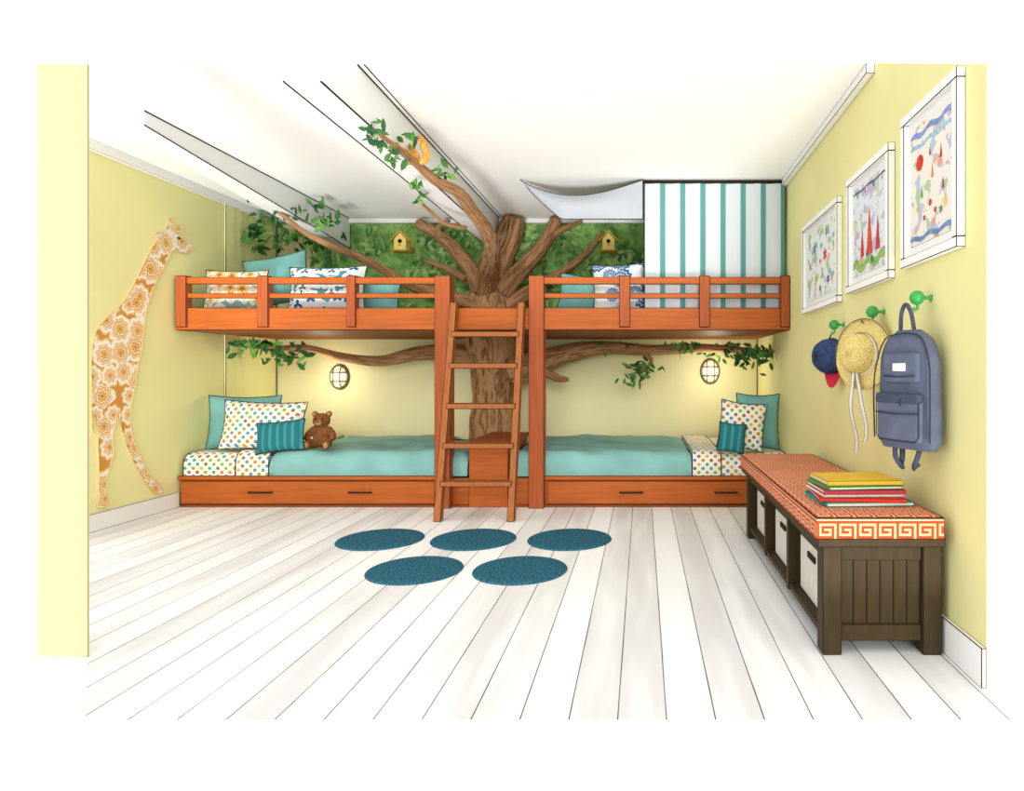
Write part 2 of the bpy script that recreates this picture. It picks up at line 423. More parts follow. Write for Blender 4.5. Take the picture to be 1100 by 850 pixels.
# swagged valance hanging from the ceiling beside the curtain
mb = MB(); vs = []; n = 30; rows = 10
for i in range(rows+1):
    v = i/rows
    for k in range(n+1):
        u = k/n; x = -1.0+1.005*u
        top = ZC-.012-.13*math.sin(math.pi*u**.85)
        bot = ZC-.03-.305*min(1, u*3.2)**.8
        z = top+(min(bot, top-.002)-top)*v
        vs.append(Vector((x+.03*v*(1-u), YF+.03-.06*math.sin(math.pi*v)*math.sin(math.pi*u), z)))
mb.add(vs, [(i*(n+1)+k, (i+1)*(n+1)+k, (i+1)*(n+1)+k+1, i*(n+1)+k+1) for i in range(rows) for k in range(n)], 0)
mb.tube([vs[k] for k in range(n+1)], .004, 6, 1); mb.tube([vs[rows*(n+1)+k] for k in range(n+1)], .004, 6, 1)
mb.tube([vs[i*(n+1)+n] for i in range(rows+1)], .004, 6, 1)
mb.obj('fabric_valance', [VAL, INK], None, True)

# ---------------------------------------------------------------- tree
tree = group('climbing_tree')
def branch(name, pts, seg=14, ridge=.05):
    mb = MB(); mb.tube([P(a, b, d) for a, b, d, r in pts], [p[3] for p in pts], seg, 0, .04, ridge)
    return mb.obj(name, [BARK], tree, True)
branch('trunk', [(532, 480, 6.58, .27), (531, 462, 6.58, .235), (530, 430, 6.58, .215), (531, 405, 6.58, .235), (535, 385, 6.58, .29), (534, 365, 6.58, .31), (531, 345, 6.58, .29), (529, 325, 6.58, .235), (529, 305, 6.56, .19), (531, 290, 6.55, .17), (538, 272, 6.55, .145), (547, 255, 6.56, .13), (552, 236, 6.58, .115)], 40, .045)
branch('limb_1', [(520, 315, 6.5, .12), (508, 293, 6.45, .09), (492, 272, 6.45, .07), (474, 255, 6.5, .06), (450, 240, 6.6, .052)])
branch('limb_2', [(540, 312, 6.5, .12), (562, 288, 6.45, .08), (580, 268, 6.45, .07), (590, 252, 6.5, .065), (597, 237, 6.6, .06)])
branch('limb_3', [(545, 330, 6.5, .09), (578, 307, 6.45, .055), (608, 290, 6.45, .042), (632, 270, 6.5, .034), (648, 250, 6.6, .025)])
branch('limb_4', [(512, 328, 6.5, .09), (480, 318, 6.4, .06), (445, 308, 6.35, .052), (415, 292, 6.25, .045), (385, 276, 6.1, .038), (355, 264, 5.9, .03), (325, 248, 5.75, .024), (305, 232, 5.6, .018), (283, 218, 5.5, .012)])
branch('limb_5', [(522, 312, 6.45, .12), (525, 290, 6.2, .09), (529, 270, 5.8, .072), (524, 250, 5.4, .06), (508, 228, 4.95, .05), (492, 207, 4.55, .042), (468, 194, 4.3, .034), (452, 180, 4.1, .027), (434, 164, 3.9, .02), (418, 152, 3.7, .014), (404, 141, 3.55, .008)])
branch('limb_6', [(520, 390, 6.5, .12), (490, 380, 6.5, .09), (450, 380, 6.5, .07), (410, 388, 6.5, .055), (370, 384, 6.4, .045), (330, 374, 6.3, .032), (300, 374, 6.1, .022), (275, 371, 6.0, .012)])
branch('limb_7', [(550, 400, 6.5, .17), (580, 390, 6.48, .13), (610, 380, 6.48, .095), (650, 374, 6.5, .07), (700, 376, 6.5, .055), (750, 374, 6.4, .045), (790, 376, 6.2, .032), (815, 378, 5.95, .022), (832, 378, 5.7, .012)])
branch('limb_8', [(580, 395, 6.45, .06), (598, 406, 6.4, .04), (610, 408, 6.35, .02)])
branch('twig_1', [(690, 376, 6.5, .03), (700, 390, 6.4, .02), (680, 402, 6.35, .01)], 8)
branch('twig_2', [(500, 245, 5.3, .02), (478, 240, 5.1, .016), (460, 225, 4.9, .012), (450, 215, 4.7, .008)], 8)
branch('twig_3', [(588, 258, 6.5, .04), (606, 246, 6.5, .03), (625, 238, 6.6, .02)], 8)
branch('twig_4', [(500, 300, 6.45, .04), (478, 288, 6.45, .03), (455, 280, 6.5, .018)], 8)
branch('twig_5', [(474, 256, 6.45, .04), (470, 246, 6.5, .032), (482, 237, 6.6, .024)], 8)

def leaves(name, specs, parent, flat=None, mats=LEAFS, w=None):
    mb = MB()
    for (c, sz) in specs:
        a = random.uniform(0, 2*math.pi)
        if flat: q = Euler((random.uniform(-.35, .35), a, random.uniform(-.35, .35)))
        else: q = Euler((random.uniform(-.9, .9), a, random.uniform(-.7, .7)))
        M = q.to_matrix(); L = sz*random.uniform(.7, 1.3); W = L*.42
        pts = [(-L/2, 0, 0), (-L*.15, 0, W/2), (L*.2, 0, W*.4), (L/2, 0, 0), (L*.2, 0, -W*.4), (-L*.15, 0, -W/2), (0, -W*.18, 0)]
        vs = [Vector(c)+M@Vector(p) for p in pts]
        mb.add(vs, [(0, 1, 6), (1, 2, 6), (2, 3, 6), (3, 4, 6), (4, 5, 6), (5, 0, 6)], random.choice(w or [0, 1, 1, 2]))
    return mb.obj(name, mats, parent)
top = ZC-.058
zb = 1.50
poly = []
xs = [-3.30, -3.22, -3.36, -3.25, -3.4, -3.3, -3.34]
for i, x in enumerate(xs): poly.append((x, YB-.006, zb+(top-zb)*i/6))
poly += [(XR-.02, YB-.006, top), (XR-.02, YB-.006, zb)]
prism('foliage_mural', poly[::-1], (0, .004, 0), [FOL], tree)
sp = []
for i in range(2000):
    x = random.uniform(-3.45, .1); z = random.uniform(1.55, 2.60)
    n_ = noise.noise(Vector((x*2.2, 0, z*2.6)))
    if n_ < -.02: continue
    sp.append(((x, YB-.02-random.random()*.02, z), .11))
leaves('wall_leaves', sp, tree, True, w=[0, 1, 1, 1, 2, 2, 3])
sp = []
def clus(pts, n, spread, sz):
    for (a, b, d) in pts:
        c = P(a, b, d)
        for _ in range(n):
            sp.append((c+Vector((random.gauss(0, spread), random.gauss(0, spread*.5), random.gauss(0, spread*.6))), sz))
clus([(255, 242, 6.3), (300, 245, 6.3), (262, 254, 6.2), (325, 248, 6.4), (345, 250, 6.5), (285, 258, 6.3), (330, 262, 6.5)], 18, .13, .10)
clus([(283, 212, 5.5), (297, 222, 5.6), (318, 228, 5.7), (345, 240, 5.8), (338, 222, 5.75), (355, 236, 5.9)], 10, .055, .09)
clus([(403, 135, 3.55), (409, 152, 3.6), (420, 158, 3.75), (425, 172, 3.85), (440, 150, 3.9), (400, 140, 3.5), (470, 180, 4.25), (448, 200, 4.3), (452, 214, 4.7), (478, 188, 4.4)], 6, .035, .07)
clus([(275, 372, 6.0), (295, 370, 6.1), (320, 378, 6.25), (300, 382, 6.2), (262, 370, 5.9)], 18, .09, .10)
clus([(684, 392, 6.4), (690, 402, 6.35), (678, 408, 6.3), (700, 396, 6.4), (655, 371, 6.45), (680, 372, 6.5)], 12, .07, .085)
clus([(735, 372, 6.4), (765, 376, 6.4), (790, 378, 6.2), (812, 378, 5.9), (824, 380, 5.75), (800, 388, 6.1)], 18, .09, .09)
for i, (c, s_) in enumerate(sp):
    c.x = max(XL+.06, min(XR-.06, c.x)); c.y = min(c.y, YB-.06)
    if 1.38 < c.z < 1.65: c.z = 1.36
    c.z = min(c.z, ZC-.06)
leaves('branch_leaves', sp, tree, mats=LEAFB, w=[0, 0, 1, 1, 2, 3])

# ---------------------------------------------------------------- birdhouses
YEL = mat('birdhouse_yellow', '#F6E080', .06, 10); YELD = mat('birdhouse_roof', '#DAB44E', .1, 10)
for (bx, by) in ((432, 262), (654, 262)):
    c = P(bx, by, 6.40); c.z = min(c.z, 2.43)
    g = group('birdhouse', c)
    mb = MB(); w = .062; zz = .07; d = .06
    prof = [(-w, -zz), (w, -zz), (w, zz*.5), (0, zz*1.5), (-w, zz*.5)]
    vs = [(a, -d, b) for a, b in prof]+[(a, d, b) for a, b in prof]
    mb.add(vs, [(0,1,2,3,4), (9,8,7,6,5)]+[(i, i+5, (i+1) % 5+5, (i+1) % 5) for i in range(5)])
    o = mb.obj('house_body', [YEL, INK], g); b = o.modifiers.new('b', 'BEVEL'); b.width = .003; b.material = 1; b.segments = 1
    for s in (-1, 1):
        mb = MB(); a0 = (0, zz*1.75); a1 = (s*w*1.45, zz*.35)
        th = .012
        vs = [(a0[0], -d*1.25, a0[1]), (a1[0], -d*1.25, a1[1]), (a1[0], d*1.25, a1[1]), (a0[0], d*1.25, a0[1])]
        vs += [(x, y, z-th) for x, y, z in vs]
        mb.add(vs, [(0,1,2,3),(7,6,5,4),(0,4,5,1),(1,5,6,2),(2,6,7,3),(3,7,4,0)])
        o = mb.obj('roof_panel_%d' % (s+1), [YELD, INK], g)
    mb = MB(); mb.lathe([(0, .0), (.02, 0), (.02, .004), (.0, .004)], (0, -d-.0045, .015), (0, 1, 0), 20); mb.obj('entrance_hole', [INK], g)
    mb = MB(); mb.tube([(0, -d, -.025), (0, -d-.04, -.025)], .006, 8); mb.obj('perch', [YELD], g)
    box('base_board', (-w*1.35, -d*1.4, -zz-.014), (w*1.35, d*1.2, -zz), YELD, g, .002)
    box('mounting_arm', (-.012, d, -.02), (.012, YB-c.y-.01, .01), YELD, g, 0)

# ---------------------------------------------------------------- squirrel
def blob(name, parts, tubes, m, parent=None, vox=.006, loc=None, rot=None):
    mb = MB()
    for p in parts: mb.ell(p[0], p[1], 20, 0, p[2] if len(p) > 2 else None)
    for t in tubes: mb.tube(t[0], t[1], 12, 0, .01)
    o = mb.obj(name, [m], parent, True, loc, rot)
    r = o.modifiers.new('r', 'REMESH'); r.mode = 'VOXEL'; r.voxel_size = vox; r.use_smooth_shade = True
    s = o.modifiers.new('s', 'SMOOTH'); s.iterations = 4; s.factor = .6
    return o
SQM = mat('squirrel_fur', '#DB9A45', .35, 45)
c = P(446, 177, 4.05)
g = group('squirrel', c); g.scale = (1.15, 1.15, 1.15)
blob('squirrel_body', [((0, 0, .035), (.026, .028, .042)), ((-.012, -.012, .018), (.018, .03, .018)), ((-.02, -.003, .088), (.024, .02, .02)), ((-.038, -.006, .083), (.014, .012, .011)),
     ((-.010, .009, .112), (.005, .006, .012)), ((-.012, -.012, .112), (.005, .006, .012))],
     [([(-.01, -.01, .06), (-.03, -.014, .05), (-.036, -.014, .062)], [.009, .007, .006]), ([(0, -.01, .015), (-.025, -.02, .0), (-.04, -.02, .0)], [.014, .010, .008]),
      ([(.018, 0, .012), (.05, 0, .02), (.060, 0, .06), (.045, 0, .095), (.046, 0, .125), (.018, 0, .145), (0, 0, .135)], [.012, .016, .02, .02, .018, .014, .006])], SQM, g, .004)
for s in (-1, 1):
    mb = MB(); mb.ell((-.030, -.002+s*.017, .094), (.0035, .003, .0035), 10); mb.obj('eye_%d' % (s+1), [INK], g, True)
mb = MB(); mb.ell((-.052, -.006, .085), (.003, .004, .003), 10); mb.obj('nose', [INK], g, True)

# ---------------------------------------------------------------- giraffe wall cut-out
out = [(180,236),(182,234),(184,237),(185,243),(189,246),(191,241),(193,246),(193,251),(198,257),(204,263),(205,269),(201,273),(195,272),(189,269),(184,269),(180,277),(173,290),(166,303),(161,317),(157,330),(154,345),(153,362),(150,380),(146,396),(144,415),(140,432),(138,452),(141,470),(148,487),(154,500),(160,513),(168,519),(174,526),(173,531),(164,530),(160,524),(150,510),(142,496),(134,478),(129,460),(126,440),(123,452),(119,470),(121,485),(117,500),(113,515),(112,530),(116,541),(113,546),(103,546),(105,538),(105,520),(105,500),(104,480),(104,460),(103,443),(100,452),(98,466),(97,440),(97,415),(96.5,395),(97,375),(101,358),(107,348),(116,339),(127,330),(136,318),(144,303),(151,288),(157,275),(163,265),(168,258),(165,253),(168,250),(174,250),(177,245)]
def lw(x, y, o):
    d = XL*F/(x-690); return (XL+o, d, H-(y-400)/F*d)
pl = [lw(x, y, .008) for x, y in out]
mb = MB(); tris = tessellate_polygon([[Vector(p) for p in pl]])
uvs = [(p[1], p[2]) for p in pl]
mb.add(pl, [tuple(t) for t in tris], 0, uvs)
back = [(XL+.001, p[1], p[2]) for p in pl]; n = len(pl)
mb.add(pl+back, [(i, (i+1) % n, (i+1) % n+n, i+n) for i in range(n)], 1, uvs+uvs)
g = group('giraffe_wall_cutout')
EDGE = mat('cutout_edge', '#E2BC80')
mb.obj('giraffe_silhouette', [GIR, EDGE], g)
mb = MB(); mb.tube(pl, .003, 6, closed=True); mb.obj('cutout_outline', [EDGE], g)
mb = MB(); mb.ell(lw(191, 256, .01), (.004, .016, .010), 12); mb.obj('eye', [INK], g, True)

# ---------------------------------------------------------------- wall sconces
GLOW = NT('sconce_glass'); GLOW.b.inputs['Base Color'].default_value = lin('#FFF6D8')
GLOW.b.inputs['Emission Color'].default_value = lin('#FFF0C0'); GLOW.b.inputs['Emission Strength'].default_value = .45
BRZ = mat('bronze_metal', '#6B5A3A', .1, 20, .4, .5)
for (x, y) in ((364, 405), (763, 399)):
    c = P(x, y, 6.72); c.y = YB
    g = group('wall_sconce', c); g.scale = (1, 1, 1.3)
    mb = MB(); mb.lathe([(0, 0), (.10, 0), (.10, .02), (.085, .03)], (0, 0, 0), (0, -1, 0)); mb.obj('back_plate', [BRZ], g, True)
    mb = MB(); mb.ell((0, -.025, 0), (.085, .06, .085), 24); mb.obj('glass_dome', [GLOW.m], g, True)
    mb = MB(); N_ = 28
    mb.tube([(.09*math.cos(2*math.pi*i/N_), -.03, .09*math.sin(2*math.pi*i/N_)) for i in range(N_)], .009, 8, closed=True)
    for t in (-.035, .035):
        h = math.sqrt(.092**2-t*t)
        arc = [(t, -.03-.068*math.cos(math.pi/2*s/6), h*math.sin(math.pi/2*s/6)) for s in range(-6, 7)]; mb.tube(arc, .005, 6)
        arc = [(h*math.sin(math.pi/2*s/6), -.03-.068*math.cos(math.pi/2*s/6), t) for s in range(-6, 7)]; mb.tube(arc, .005, 6)
    mb.obj('cage', [BRZ], g, True)
    ld = bpy.data.lights.new('sconce_lamp', 'POINT'); ld.energy = 6; ld.color = (1, .93, .72); ld.shadow_soft_size = .05
    lo = bpy.data.objects.new('sconce_lamp', ld); lo.location = (0, -.38, 0); lo.parent = g; sc.collection.objects.link(lo)

# ---------------------------------------------------------------- teddy bear
FUR = mat('bear_fur', '#84532F', .25, 40, 1); FURL = mat('bear_muzzle_fur', '#B98A5C', .2, 40, 1)
g = group('teddy_bear', (P(346, 480, 5.54).x, 5.54, .46), (0, 0, .1)); g.scale = (1.15,)*3
blob('bear_body', [((0, 0, .085), (.062, .052, .085)), ((0, -.01, .2), (.062, .055, .055)), ((-.05, 0, .248), (.024, .014, .024)), ((.05, 0, .248), (.024, .014, .024)), ((0, -.055, .188), (.03, .025, .024)),
     ((-.07, -.105, .03), (.03, .025, .036)), ((.07, -.105, .03), (.03, .025, .036))],
     [([(-.045, -.01, .14), (-.085, -.03, .1), (-.09, -.05, .06)], [.028, .024, .022]), ([(.045, -.01, .14), (.085, -.03, .1), (.09, -.05, .06)], [.028, .024, .022]),
      ([(-.035, -.01, .035), (-.06, -.06, .03), (-.07, -.10, .03)], [.038, .032, .028]), ([(.035, -.01, .035), (.06, -.06, .03), (.07, -.10, .03)], [.038, .032, .028])], FUR, g, .007)
mb = MB(); mb.ell((0, -.068, .186), (.024, .018, .019), 16); mb.ell((-.07, -.125, .03), (.018, .008, .022), 12); mb.ell((.07, -.125, .03), (.018, .008, .022), 12)
mb.ell((-.05, -.011, .248), (.014, .006, .014), 12); mb.ell((.05, -.011, .248), (.014, .006, .014), 12); mb.obj('muzzle_and_pads', [FURL], g, True)
mb = MB(); mb.ell((0, -.087, .194), (.009, .006, .006), 10); mb.ell((-.022, -.06, .215), (.007, .006, .007), 10); mb.ell((.022, -.06, .215), (.007, .006, .007), 10); mb.obj('eyes_and_nose', [INK], g, True)

# ---------------------------------------------------------------- round rugs
for (x, y, r) in ((409, 580, .275), (509, 580, .275), (612, 580, .275), (446, 613, .26), (559, 613, .26)):
    d = F*H/(y-400); c = P(x, y, d); c.z = 0
    mb = MB(); mb.lathe([(0, .012), (r*.6, .012), (r*.95, .011), (r*.985, .008), (r, .003), (r*.99, 0), (0, 0)], (0, 0, 0), (0, 0, 1), 64)
    mb.obj('round_rug', [RUG], None, True, loc=c)

# ---------------------------------------------------------------- storage bench
bench = group('storage_bench')
X0, X1, Y0, Y1 = .70, 1.165, 2.53, 4.38
Zs = .43
for i, (a, b) in enumerate(((X0, Y0), (X1-.075, Y0), (X0, Y1-.08), (X1-.075, Y1-.08))):
    box('leg_%d' % i, (a, b, 0), (a+.075, b+.08, Zs), BROWN, bench, .004)
box('top_slab', (X0-.03, Y0-.04, Zs), (X1-.005, Y1+.03, Zs+.035), BROWN, bench, .004)
for e, y in enumerate((Y0+.015, Y1-.045)):
    box('end_rail_top_%d' % e, (X0+.075, y, Zs-.065), (X1-.075, y+.03, Zs), BROWN, bench, .003)
    box('end_rail_bottom_%d' % e, (X0+.075, y, .05), (X1-.075, y+.03, .115), BROWN, bench, .003)
    w = (X1-X0-.15)/6
    for k in range(6):
        box('end_board_%d_%d' % (e, k), (X0+.075+k*w, y+.012, .10), (X0+.075+(k+1)*w, y+.028, Zs-.05), BROWN, bench, .003)
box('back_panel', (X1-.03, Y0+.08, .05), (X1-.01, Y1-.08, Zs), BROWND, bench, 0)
box('bottom_shelf', (X0+.01, Y0+.05, .055), (X1-.03, Y1-.05, .085), BROWN, bench, .003)
box('front_rail_top', (X0+.01, Y0+.08, Zs-.05), (X0+.035, Y1-.08, Zs), BROWN, bench, .003)
iy0, iy1 = Y0+.08, Y1-.08; cw = (iy1-iy0-.10)/3
BSK = mat('white_basket', '#D6D3C8', .06, 30)
for k in range(3):
    a = iy0+k*(cw+.05); b = a+cw
    if k < 2: box('divider_%d' % k, (X0+.005, b, .05), (X1-.03, b+.05, Zs), BROWN, bench, .003)
    bk = group('basket_%d' % k); bk.parent = bench
    h = .25; o_ = .05
    box('basket_front', (X0+o_, a+.05, .087), (X0+o_+.015, b-.05, .087+h), BSK, bk, .003)
    box('basket_back', (X1-.08, a+.05, .087), (X1-.065, b-.05, .087+h), BSK, bk, .003)
    box('basket_side_a', (X0+o_+.015, a+.05, .087), (X1-.08, a+.062, .087+h), BSK, bk, .003)
    box('basket_side_b', (X0+o_+.015, b-.062, .087), (X1-.08, b-.05, .087+h), BSK, bk, .003)
    box('basket_floor', (X0+o_+.015, a+.062, .087), (X1-.08, b-.062, .097), BSK, bk, 0)
    mid = (a+b)/2
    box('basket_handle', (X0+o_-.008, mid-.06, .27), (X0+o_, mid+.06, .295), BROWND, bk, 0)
KEY = ["11111110", "10000010", "10111010", "10100010", "10111110", "10000000", "11111111", "00000000"]
cx0, cx1, cy0, cy1, cz0, cz1 = X0-.035, X1-.015, Y0-.045, Y1+.03, Zs+.035, Zs+.12
cs = .0095
mb = MB(); nx = int((cx1-cx0)/cs); ny = int((cy1-cy0)/cs); nz = int((cz1-cz0)/cs)
def keyf(i, j): return 0 if KEY[j % 8][i % 8] == '0' else 1
def zt_(i, j):
    e = min(i, nx-i, j, ny-j); return cz1-(.008 if e == 0 else .002 if e == 1 else 0)
vid = [(cx0+(cx1-cx0)*i/nx, cy0+(cy1-cy0)*j/ny, zt_(i, j)) for j in range(ny+1) for i in range(nx+1)]
mb.add(vid, [], 0)
for j in range(ny):
    for i in range(nx):
        a = j*(nx+1)+i; mb.f.append((a, a+1, a+nx+2, a+nx+1)); mb.m.append(keyf(i, j))
def side(o, du, nu):
    vs = [Vector(o)+Vector(du)*(i/nu)+Vector((0, 0, 1))*((cz1-.008-cz0)*k/nz) for k in range(nz+1) for i in range(nu+1)]
    base = len(mb.v); mb.add(vs, [], 0)
    for k in range(nz):
        for i in range(nu):
            a = base+k*(nu+1)+i; mb.f.append((a, a+1, a+nu+2, a+nu+1)); mb.m.append(keyf(i, k))
side((cx0, cy0, cz0), (cx1-cx0, 0, 0), nx); side((cx0, cy1, cz0), (0, cy0-cy1, 0), ny)
side((cx1, cy0, cz0), (0, cy1-cy0, 0), ny); side((cx1, cy1, cz0), (cx0-cx1, 0, 0), nx)
zz = cz1-.007
mb.tube([(cx0, cy0, zz), (cx1, cy0, zz), (cx1, cy1, zz), (cx0, cy1, zz)], .0035, 6, 2, closed=True)
mb.obj('greek_key_cushion', [mat('key_cream', '#D8AC86'), mat('key_orange', '#BE4218'), INK], bench)

# books
bk = group('book_stack')
cols = [('#2E9C9A', .37, .28, .018), ('#C93A2E', .35, .27, .016), ('#F0EBDD', .34, .26, .012), ('#B53A4A', .34, .26, .018), ('#4F9A4A', .32, .25, .014), ('#DDB23C', .32, .24, .018)]
z = cz1+.001
PAGE = mat('book_pages', '#E4DFCE', .05, 80)
for i, (c, w, d, t) in enumerate(cols):
    ccx, ccy = .915+random.uniform(-.01, .01), 2.80+random.uniform(-.015, .015); a = random.uniform(-.08, .12)
    b = group('book_%d' % i, (ccx, ccy, z), (0, 0, a)); b.parent = bk
    m = mat('book_cover_%d' % i, c, .08, 10)
    box('cover_bottom', (-w/2, -d/2, 0), (w/2, d/2, .003), m, b, .001)
    box('cover_top', (-w/2, -d/2, t-.003), (w/2, d/2, t), m, b, .001)
    box('spine', (-w/2, -d/2, .0), (w/2, -d/2+.004, t), m, b, .001) if i % 2 else box('spine', (-w/2, -d/2, .0), (-w/2+.004, d/2, t), m, b, .001)
    box('pages', (-w/2+.006, -d/2+.006, .003), (w/2-.006, d/2-.006, t-.003), PAGE, b, 0)
    z += t+.0005

# ---------------------------------------------------------------- framed pictures (right wall)
def artmat(name, bg, seed, sc_, cols, th):
    t = NT(name, .9); c = t.coord()
    sp_ = t.n('ShaderNodeVectorMath', operation='ADD'); t.l(c, sp_.inputs[0]); sp_.inputs[1].default_value = (seed, seed*2, seed)
    n = t.noise(sp_.outputs[0], sc_, 5); hue = t.noise(t.scale(sp_.outputs[0], 1, 1.3, 1), sc_*.7, 1)
    col = t.ramp(hue, [(.3+.45*i/len(cols), k) for i, k in enumerate(cols)], False)
    f = t.math('MULTIPLY', t.math('GREATER_THAN', n, th), .8)
    return t.base(t.mix(f, lin(bg), col))
def picture(y0, y1, z0, z1, seed, shapes, bg, cols, th):
    c = Vector((XR, (y0+y1)/2, (z0+z1)/2)); g = group('framed_picture', c)
    hy = (y0-y1)/2; hz = (z1-z0)/2; fw = .04; T = .035
    for nm, a, b in (('top', (-T, -hy, hz-fw), (0, hy, hz)), ('bottom', (-T, -hy, -hz), (0, hy, -hz+fw)), ('far', (-T, hy-fw, -hz+fw), (0, hy, hz-fw)), ('near', (-T, -hy, -hz+fw), (0, -hy+fw, hz-fw))):
        box('frame_'+nm, a, b, WHITE, g, .003)
    box('mat_board', (-.012, -hy+fw, -hz+fw), (-.002, hy-fw, hz-fw), mat('mat_board_white', '#EDEDEA', .02), g, 0)
    ay = hy-fw-.03; az = hz-fw-.04
    box('drawing', (-.014, -ay, -az), (-.012, ay, az), artmat('childs_drawing_%d' % seed, bg, seed, 13, cols, th), g, .002, INKL)
    k = 0
    for (kind, u, v, s, col) in shapes:
        yy = ay-2*ay*u; zz_ = -az+2*az*v; k += 1; x = -.0150-.0002*k
        if kind == 'tri': pts = [(yy+s*.35, zz_-s), (yy-s*.35, zz_-s), (yy, zz_+s)]
        elif kind == 'circ': pts = [(yy+s*math.cos(a*.35), zz_+s*math.sin(a*.35)) for a in range(18)]
        elif kind == 'band': pts = [(ay*(1-2*i/12), zz_+s*.5*math.sin(i*1.3)) for i in range(13)]+[(ay*(1-2*i/12), zz_-s*1.2+s*.5*math.sin(i*1.3+.5)) for i in range(12, -1, -1)]
        else: pts = [(yy+s*(1 if i % 2 else .45)*math.cos(i*math.pi/6), zz_+s*(1 if i % 2 else .45)*math.sin(i*math.pi/6)) for i in range(12)]
        pts = [(max(-ay+.003, min(ay-.003, a)), max(-az+.003, min(az-.003, b))) for a, b in pts]
        V = [Vector((x, a, b)) for a, b in pts]
        tr = tessellate_polygon([V]); mb = MB(); mb.add(V, [tuple(t) for t in tr]); mb.obj('paint_%d' % k, [mat('paint_%d_%d' % (seed, k), col, .3, 40)], g)
picture(4.76, 3.89, 1.52, 2.155, 1, [('star', .3, .72, .05, '#5A7FC0'), ('star', .65, .55, .055, '#DB5A50'), ('star', .35, .3, .04, '#E6B83A'), ('star', .75, .2, .04, '#8560B0'), ('star', .7, .85, .04, '#5FA890'), ('circ', .5, .5, .015, '#D83A3A'), ('star', .15, .5, .03, '#D85A8A'), ('star', .5, .12, .03, '#5A9A4A')], '#E6EDEC', ['#E0806F', '#E8CB60', '#7FB27C', '#74A0CC'], .55)
picture(3.72, 3.08, 1.545, 2.19, 2, [('band', 0, .16, .04, '#94B468'), ('tri', .3, .36, .08, '#D0403C'), ('tri', .52, .45, .13, '#DB5440'), ('tri', .76, .38, .09, '#C63F4A'), ('circ', .25, .16, .02, '#E2B83A'), ('circ', .6, .12, .02, '#4F9A5A'), ('circ', .45, .2, .014, '#4F6FB0'), ('band', 0, .95, .007, '#5C6670'), ('tri', .15, .92, .02, '#3F9A5A'), ('tri', .4, .92, .02, '#D0403C'), ('tri', .65, .92, .02, '#3F6FB0'), ('tri', .88, .92, .02, '#E2B83A')], '#DFE7EB', ['#A4CCB0', '#E2CE84', '#8FB4DC', '#D8A0A8'], .52)
picture(2.937, 2.41, 1.565, 2.235, 3, [('band', 0, .94, .018, '#8298CC'), ('band', 0, .84, .012, '#9CBFD8'), ('circ', .24, .68, .034, '#CC4430'), ('tri', .55, .55, .03, '#DE943A'), ('tri', .75, .66, .03, '#C84A40'), ('circ', .5, .3, .014, '#D0603A'), ('circ', .62, .22, .011, '#D0603A'), ('circ', .36, .2, .011, '#C84A40'), ('tri', .3, .42, .022, '#5F9850'), ('tri', .8, .4, .025, '#C8483A'), ('tri', .5, .72, .02, '#C8483A'), ('star', .75, .2, .02, '#5F9850'), ('star', .2, .3, .018, '#E2B83A'), ('band', 0, .07, .015, '#6A8FBC')], '#EDE6DA', ['#E4C860', '#E28870', '#A4BCDC', '#9CC08A'], .55)

# ---------------------------------------------------------------- hooks
GRN = mat('green_knob_paint', '#2F9A4A', .08, 10, .3, .5)
hooks = []
for (x, y) in ((896, 349), (937, 335), (985, 320)):
    X = XR-.06; d = X*F/(x-690); z = H-(y-400)/F*d
    g = group('wall_hook', (XR, d, z)); hooks.append((d, z))
    mb = MB(); mb.lathe([(0, 0), (.014, 0), (.014, .005), (.008, .01), (.007, .02), (.007, .05)], (0, 0, 0), (-1, 0, 0), 24)
    mb.tube([(-.058, 0, -.01), (-.058, 0, -.045), (-.068, 0, -.055), (-.075, 0, -.04)], .006, 10, 0, .01); mb.obj('stem', [GRN], g, True)
    mb = MB(); mb.ell((-.06, 0, 0), (.03, .03, .03), 24); mb.obj('knob', [GRN], g, True)

# cap
NAVY = mat('navy_cap_fabric', '#33456E', .3, 60); REDF = mat('red_cap_fabric', '#D23345', .1, 10)
yc = hooks[0][0]+.06; zc = 1.195
cap = group('baseball_cap', (XR-.055, yc, zc), (0, 0, .42))
mb = MB(); R = .108
mb.lathe([(R, 0), (R*1.0, .02), (R*.93, .055), (R*.75, .088), (R*.45, .11), (0, .118)], (0, 0, 0), (-1, 0, .05), 32); mb.obj('crown', [NAVY], cap, True)
mb = MB()
for k in range(3):
    a = k*math.pi/3
    mb.tube([(-.001-.118*math.cos(t), R*1.01*math.sin(t)*math.cos(a), R*1.01*math.sin(t)*math.sin(a)) for t in [(-1+2*i/16)*math.pi/2 for i in range(17)]], .002, 5)
mb.tube([(-.004, R*1.01*math.cos(2*math.pi*i/32), R*1.01*math.sin(2*math.pi*i/32)) for i in range(32)], .003, 6, closed=True)
mb.ell((-.121, 0, 0), (.007, .011, .011), 12); mb.obj('seams', [INK], cap, True)
mb = MB(); vs = []
for j in range(7):
    r = j/6
    for i in range(17):
        a = math.pi+math.pi*i/16
        vs.append((-.002-.03*r-.010*math.sin(a)**2*r, -.04+(R*.80)*math.cos(a)*(1-.16*r), R*.85*math.sin(a)-(.095*r)*abs(math.sin(a))**.6))
mb.add(vs, [(j*17+i, j*17+i+1, (j+1)*17+i+1, (j+1)*17+i) for j in range(6) for i in range(16)])
o = mb.obj('bill', [REDF], cap, True); s = o.modifiers.new('s', 'SOLIDIFY'); s.thickness = .004
mb = MB(); mb.tube([(-.03, .0, R*.8), (-.03, -.03, hooks[0][1]-zc-.055)], .004, 6); mb.obj('hanging_loop', [INK], cap, True)

